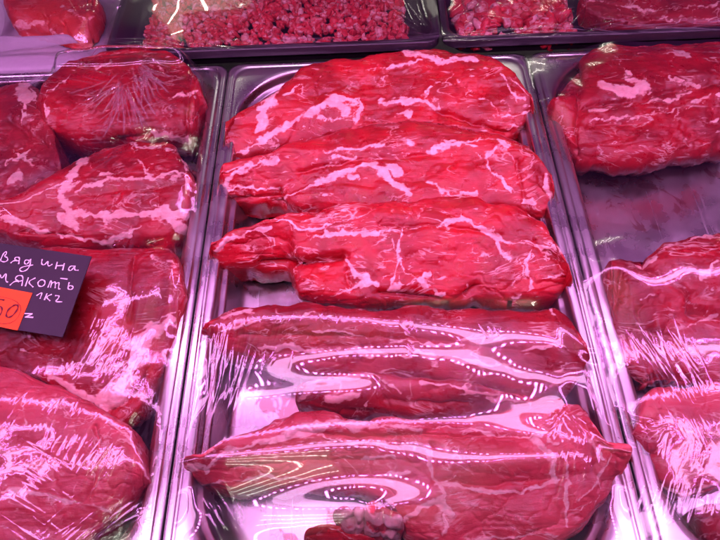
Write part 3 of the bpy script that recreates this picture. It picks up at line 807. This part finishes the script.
def film(name, label, x0, x1, y0, y1, step, zrim, segs, mat, sag=0.0, undul=0.0006, seed=1, lift=0.0012, free_back=False, fine=0.00007, group=None, taut=1.2):
    cs = 0.0025
    nx, ny = int((x1 - x0) / cs) + 1, int((y1 - y0) / cs) + 1
    obs = np.full((ny, nx), -1.0)
    for V in OBST:
        i = np.round((V[:, 1] - y0) / cs).astype(int); j = np.round((V[:, 0] - x0) / cs).astype(int)
        ok = (i >= 0) & (i < ny) & (j >= 0) & (j < nx)
        np.maximum.at(obs, (i[ok], j[ok]), V[ok, 2])
    o2 = obs.copy()                                 # widen by a cell so that no tip pokes through
    for a, b in ((1, 0), (-1, 0), (0, 1), (0, -1)):
        o2 = np.maximum(o2, np.roll(np.roll(obs, a, 0), b, 1))
    obs = np.where(o2 > -0.5, o2 + lift, -1.0)
    h = np.maximum(obs, zrim)
    edge = np.full((ny, nx), False); edge[0] = edge[-1] = True; edge[:, 0] = edge[:, -1] = True
    fix = np.maximum(obs, zrim) if free_back else np.full((ny, nx), zrim)
    for it in range(500):
        avg = h.copy()
        avg[1:-1, 1:-1] = 0.25 * (h[:-2, 1:-1] + h[2:, 1:-1] + h[1:-1, :-2] + h[1:-1, 2:])
        h = np.maximum(obs, avg - sag)
        h[edge] = fix[edge] if not free_back else np.maximum(zrim, obs)[edge]
    tx, ty = taut if isinstance(taut, tuple) else (taut, taut)
    h = gauss2(h, tx, ty)
    for it in range(6):                             # push it back out where it would cut into the meat
        pen = np.clip(np.where(obs > -0.5, obs - lift * 0.5, -1) - h, 0, None)
        for a, b in ((1, 0), (-1, 0), (0, 1), (0, -1), (1, 1), (-1, -1), (1, -1), (-1, 1)):
            pen = np.maximum(pen, np.roll(np.roll(pen, a, 0), b, 1))
        h = h + 1.15 * gauss2(pen, max(1.2, tx * .6), max(1.2, ty * .6))
    if isinstance(taut, tuple):                     # drawn down on to the rim at both sides
        ex = np.minimum(np.arange(nx), np.arange(nx)[::-1]) * cs
        env = np.clip(ex / 0.028, 0, 1) ** 0.8
        h = np.maximum(zrim + (h - zrim) * env[None, :], gauss2(np.where(obs > -0.5, obs - lift * 0.3, h * env[None, :]), 1.5))
        h = gauss2(h, 1.5)
    # fine grid
    fx, fy = int((x1 - x0) / step) + 1, int((y1 - y0) / step) + 1
    gx = np.linspace(x0, x1, fx); gy = np.linspace(y0, y1, fy)

    def cub(a, t, axis):
        t = np.clip(t, 0, a.shape[axis] - 1.0001); i = np.floor(t).astype(int); f = t - i
        n = a.shape[axis]
        p = [np.take(a, np.clip(i + k, 0, n - 1), axis) for k in (-1, 0, 1, 2)]
        f = f[:, None] if axis == 0 else f[None, :]
        return ((-f**3 + 3*f**2 - 3*f + 1) * p[0] + (3*f**3 - 6*f**2 + 4) * p[1] + (-3*f**3 + 3*f**2 + 3*f + 1) * p[2] + f**3 * p[3]) / 6
    H = cub(cub(h, (gy - y0) / cs, 0), (gx - x0) / cs, 1)
    GX, GY = np.meshgrid(gx, gy)
    P = np.stack([GX, GY, H], -1)
    H = H + undul * fbm(np.stack([GX * 30, GY * 30, GX * 0], -1), seed, 2) + fine * fbm(np.stack([GX * 160, GY * 110, GX * 0], -1), seed + 4, 3)
    W = np.zeros_like(H)
    for (xa, ya, xb, yb, wd, am) in segs:
        (ax, ay, _), (bx, by, _) = to_world(xa, ya, 0.012), to_world(xb, yb, 0.012)
        m = wd * 3
        j0, j1 = np.searchsorted(gx, [min(ax, bx) - m, max(ax, bx) + m]); i0, i1 = np.searchsorted(gy, [min(ay, by) - m, max(ay, by) + m])
        if j1 - j0 < 2 or i1 - i0 < 2: continue
        sx, sy = GX[i0:i1, j0:j1], GY[i0:i1, j0:j1]
        dx, dy = bx - ax, by - ay; L = math.hypot(dx, dy) + 1e-9
        am_ = am * 0.27
        t = ((sx - ax) * dx + (sy - ay) * dy) / L ** 2
        d = ((sx - ax) * dy - (sy - ay) * dx) / L
        d = d + 0.0005 * np.sin(t * 4 + xa)
        env = np.clip(np.minimum(t, 1 - t) * 5, 0, 1); env = env * env * (3 - 2 * env)
        g = np.exp(-(d / wd) ** 2) * env
        H[i0:i1, j0:j1] += am_ * g
        W[i0:i1, j0:j1] = np.maximum(W[i0:i1, j0:j1], g * min(1.0, (am / 0.0015) ** 2))
    P[..., 2] = H
    o = mesh_np(name, P.reshape(-1, 3), [grid_faces(fy, fx)], mat, attrs={'wrinkle': W.ravel()})
    tag(o, label, 'film', group)
    return o


RS = np.random.default_rng(42)


def fan(cx, cy, a0, a1, n, r0, r1, wd=0.00055, am=0.0006, jit=4):
    out = []
    for i in range(n):
        a = math.radians(a0 + (a1 - a0) * (i + RS.random()) / n)
        ra = r0 * (0.3 + RS.random()); rb = r0 + (r1 - r0) * (0.35 + 0.65 * RS.random())
        ox, oy = RS.normal(0, jit, 2)
        out.append((cx + ox + ra * math.cos(a), cy + oy + ra * math.sin(a), cx + ox + rb * math.cos(a), cy + oy + rb * math.sin(a),
                    wd * (0.6 + 0.9 * RS.random()), am * (0.4 + RS.random())))
    return out


def comb(poly, ang, n, l0, l1, wd=0.00055, am=0.0005, spread=6):
    """streaks of one direction scattered along a polyline of (x, y, half width)"""
    out = []
    l0, l1 = l0 * 1.2, l1 * 1.5; wd = wd * .8
    for i in range(int(n * .58)):
        t = RS.random() * (len(poly) - 1); k = int(t); f = t - k
        x = poly[k][0] * (1 - f) + poly[k + 1][0] * f; y = poly[k][1] * (1 - f) + poly[k + 1][1] * f
        hw = poly[k][2] * (1 - f) + poly[k + 1][2] * f
        a = math.radians(ang + RS.normal(0, spread)); L = l0 + (l1 - l0) * RS.random()
        o = RS.uniform(-hw, hw)
        x += o * -math.sin(a); y += o * math.cos(a)
        out.append((x - L / 2 * math.cos(a), y - L / 2 * math.sin(a), x + L / 2 * math.cos(a), y + L / 2 * math.sin(a), wd * (0.6 + 0.9 * RS.random()), am * (0.3 + RS.random())))
    return out


segL = []
segL += fan(128, 86, 55, 165, 44, 6, 56, am=.0019) + fan(142, 76, 10, 100, 30, 4, 40, am=.0018) + fan(120, 95, 150, 200, 12, 10, 85) + fan(150, 100, 20, 75, 14, 8, 50)
segL += fan(205, 75, 60, 140, 16, 4, 26) + fan(125, 150, 120, 200, 14, 3, 40) + comb([(30, 190, 14), (80, 185, 14)], -5, 26, 15, 50)
segL += fan(135, 222, 100, 175, 24, 5, 45) + comb([(125, 240, 14), (150, 225, 14)], 118, 30, 14, 36) + comb([(0, 215, 10), (40, 235, 8)], 32, 10, 30, 60)
segL += comb([(60, 330, 30), (110, 340, 30), (60, 370, 25)], 115, 90, 8, 40, am=.0007) + comb([(140, 300, 14), (120, 380, 16)], 112, 34, 30, 90)
segL += comb([(10, 400, 30), (70, 430, 40), (110, 470, 30)], 122, 120, 15, 60, am=.0006) + comb([(60, 520, 30), (120, 505, 20)], 140, 60, 15, 60, am=.0007)
segL += comb([(165, 320, 12), (150, 440, 12)], 105, 50, 40, 120) + comb([(20, 500, 50), (80, 480, 40)], 30, 40, 15, 50, am=.0005)
segL += comb([(195, 130, 6), (180, 250, 6)], 100, 20, 30, 90)
film('cling_film', 'crinkled clear film stretched over the beef of the left pan', -0.325 - 0.155, -0.325 + 0.1535, 0.006, 0.522, 0.00062, 0.0022, segL, M_FILM, undul=0.0012, seed=3, group='clear film over the pans')

segC = []
segC += comb([(215, 330, 14), (235, 370, 18), (212, 410, 12)], 100, 46, 30, 90, wd=.0010, am=.0010) + comb([(250, 325, 22), (290, 330, 16)], 112, 24, 20, 60) + comb([(330, 310, 12), (340, 330, 10)], 112, 12, 15, 40)
segC += comb([(408, 325, 7), (412, 345, 7)], 65, 16, 10, 24) + comb([(485, 325, 8), (500, 320, 8)], 65, 14, 10, 24)
segC += comb([(570, 430, 22), (575, 470, 20), (560, 490, 16)], 95, 80, 8, 34, am=.0011) + fan(565, 410, 30, 150, 24, 4, 40) + comb([(230, 485, 14), (215, 520, 10)], 60, 24, 15, 45)
segC += fan(385, 505, 60, 120, 10, 4, 40) + comb([(590, 350, 6), (600, 400, 6)], 75, 14, 20, 60)
film('cling_film', 'taut glossy film over the front half of the middle pan', -0.1535, 0.1535, 0.008, 0.228, 0.00062, 0.0022, segC, M_FILMT, undul=0.0002, seed=11, free_back=True, group='clear film over the pans', fine=0.0, taut=(42.0, 7.0))

segR = []
segR += comb([(625, 300, 14), (625, 360, 16)], 75, 50, 30, 90) + comb([(640, 350, 16), (690, 370, 30)], 65, 60, 20, 70, wd=.0009, am=.001) + comb([(625, 410, 14), (640, 440, 10)], 70, 40, 20, 70)
segR += comb([(670, 400, 30), (710, 410, 20)], 60, 40, 20, 60) + comb([(640, 490, 20), (700, 500, 30)], 100, 70, 15, 50, am=.0008) + fan(665, 425, 90, 200, 20, 4, 40) + comb([(700, 460, 20), (690, 450, 20)], 100, 30, 10, 24)
film('cling_film', 'clear film pulled in pleats over the beef of the right pan', 0.1575, 0.325 + 0.155, 0.006, 0.522, 0.00062, 0.0022, segR, M_FILM, undul=0.00025, seed=21, group='clear film over the pans', fine=.00001, taut=6.0)

segB = []
segB += comb([(110, 50, 5), (270, 48, 5), (430, 40, 5)], 2, 90, 15, 60, wd=.0009, am=.0012) + comb([(210, 2, 12), (300, 20, 12)], 20, 30, 10, 40) + fan(425, 30, 150, 260, 16, 4, 40)
film('cling_film', 'loose film wrapped round the black tray of minced beef', TX0 - 0.001, TX1 + 0.001, TY0 - 0.002, TY0 + 0.16, 0.0007, 0.0150, segB, M_FILMT, undul=0.00005, fine=0.0, taut=16.0, seed=31, lift=.0025, group='film round the back trays')
segB = []
segB += comb([(450, 40, 4), (580, 34, 5), (720, 28, 5)], -2, 90, 15, 60, wd=.0009, am=.0012) + fan(455, 22, -60, 40, 22, 4, 60) + fan(560, 24, 180, 360, 30, 3, 30) + fan(640, 20, 150, 330, 20, 5, 70)
film('cling_film', 'loose film wrapped round the black tray of diced and sliced beef', c[0] - 0.001, c[0] + 0.34, TY0 - 0.002, TY0 + 0.16, 0.0007, 0.0150, segB, M_FILM, undul=0.0010, seed=41, group='film round the back trays')

segB = comb([(15, 10, 10), (40, 40, 8), (85, 52, 6)], 25, 30, 10, 40) + fan(95, 30, 60, 300, 20, 4, 30) + comb([(60, -5, 12), (90, 20, 14)], 60, 20, 15, 50)
e0 = to_world(-2, 45, 0.003); e1 = to_world(108, 58, 0.003)
film('cling_film', 'film bunched round the single beef chunk on the pale board', e0[0] - .004, e1[0] + .004, e1[1] - .003, e1[1] + 0.10, 0.0007, 0.0035, segB, M_FILM, undul=0.0002, seed=51)

# ------------------------------------------------------------------ price card
ZT = 0.034
def zoompt(x, y): return (x / 4.5, 225 + y / 4.5)
def flat_plate(name, cor, z0, z1, mat, parent=None):
    W = [to_world(*p, z1) for p in cor]
    bm = bmesh.new()
    t = [bm.verts.new(q) for q in W]; b = [bm.verts.new((q[0], q[1], z0)) for q in W]
    bm.faces.new(t); bm.faces.new(b[::-1])
    for i in range(4):
        k = (i + 1) % 4; bm.faces.new((t[i], b[i], b[k], t[k]))
    bmesh.ops.recalc_face_normals(bm, faces=bm.faces)
    return bm_obj(name, bm, mat, parent)


def strokes(name, paths, wd, z, mat, parent):
    V, Fq = [], []
    for pth in paths:
        p = np.array([to_world(*zoompt(*q), z) for q in pth])[:, :2]
        if len(p) > 2:                                 # round the corners of a pen stroke
            for _ in range(2):
                qq = [p[0]]
                for a, b in zip(p[:-1], p[1:]): qq += [a * .75 + b * .25, a * .25 + b * .75]
                p = np.array(qq + [p[-1]])
        d = np.gradient(p, axis=0); d /= np.linalg.norm(d, axis=1, keepdims=True) + 1e-9
        nn = np.stack([-d[:, 1], d[:, 0]], -1)
        ww = wd * (0.85 + 0.3 * np.sin(np.arange(len(p)) * 1.3))[:, None]
        b0 = len(V)
        for k in range(len(p)):
            zz = z + 0.00003 * (len(Fq) % 7)
            V += [(*(p[k] + nn[k] * ww[k]), zz), (*(p[k] - nn[k] * ww[k]), zz)]
        for k in range(len(p) - 1):
            Fq.append((b0 + 2 * k, b0 + 2 * k + 1, b0 + 2 * k + 3, b0 + 2 * k + 2))
    return mesh_np(name, np.array(V), [np.array(Fq)], mat, parent, smooth=False)


card = tag(empty('price_card', tuple(to_world(40, 290, ZT))), 'dark purple price card with white handwriting and an orange sticker on the left pan film', 'price card')
card.location = (0, 0, 0)
flat_plate('card', [(-68, 233), (91.5, 256.5), (62.5, 337), (-84, 314)], ZT - 0.0009, ZT, M_CARD, card)
white = [
    # говядина (its first letters run off the photo)
    [(-34, 120), (-48, 132), (-46, 152), (-30, 158), (-14, 146), (-16, 126), (-34, 120)],
    [(2, 160), (14, 132), (26, 118), (32, 128), (18, 142), (34, 146), (36, 160), (20, 168), (4, 162)],
    [(48, 172), (62, 160), (78, 162)], [(84, 176), (90, 146), (72, 144), (64, 154), (78, 162), (86, 160)],
    [(132, 160), (116, 156), (108, 170), (120, 180), (134, 162), (140, 150), (136, 180), (124, 202), (98, 212), (86, 200), (102, 188), (150, 180)],
    [(190, 154), (186, 176), (200, 182), (218, 158), (214, 180), (222, 186), (236, 176)],
    [(258, 166), (250, 198)], [(252, 184), (284, 182)], [(290, 172), (282, 204)],
    [(336, 186), (318, 184), (306, 200), (318, 208), (334, 190), (340, 182), (334, 204), (354, 204)],
    # мякоть
    [(-14, 262), (0, 216), (6, 246), (30, 210), (24, 252), (36, 258)],
    [(44, 272), (66, 252), (86, 256)], [(98, 274), (106, 228), (80, 226), (66, 242), (84, 254), (100, 250)],
    [(128, 236), (114, 276)], [(160, 238), (124, 256), (150, 280)],
    [(186, 246), (170, 256), (172, 274), (190, 278), (204, 264), (200, 248), (186, 246)],
    [(216, 282), (228, 250), (234, 254), (228, 282)], [(234, 262), (250, 252), (248, 284)], [(252, 264), (268, 256), (262, 288), (272, 288)], [(272, 240), (304, 244)],
    [(312, 258), (304, 288), (320, 292), (332, 282), (322, 272), (308, 276)],
    # 1кг
    [(164, 318), (192, 300), (180, 332)], [(212, 308), (200, 338)], [(234, 312), (206, 324), (226, 342)], [(248, 318), (268, 318), (262, 332), (246, 346), (280, 346)],
    [(110, 398), (146, 400)], [(146, 400), (116, 414)], [(112, 414), (150, 416)],
]
strokes('handwriting', white, 0.0005, ZT + 0.0003, M_CHALK, card)
stk = flat_plate('sticker', [zoompt(-190, 245), zoompt(145, 306), zoompt(78, 474), zoompt(-250, 408)], ZT + 0.0001, ZT + 0.0005, M_ORANGE, card)
ink = [[(20, 338), (-10, 332), (-22, 366), (4, 364), (12, 384), (-4, 412), (-30, 410)], [(66, 360), (40, 376), (26, 404), (34, 418), (56, 410), (80, 380), (82, 360), (66, 360)],
       [(-60, 308), (110, 346), (66, 452), (-60, 432)]]
strokes('sticker_figures', ink[:2], 0.0007, ZT + 0.0008, M_INK, stk)
strokes('sticker_border', ink[2:], 0.0002, ZT + 0.0008, M_INK, stk)
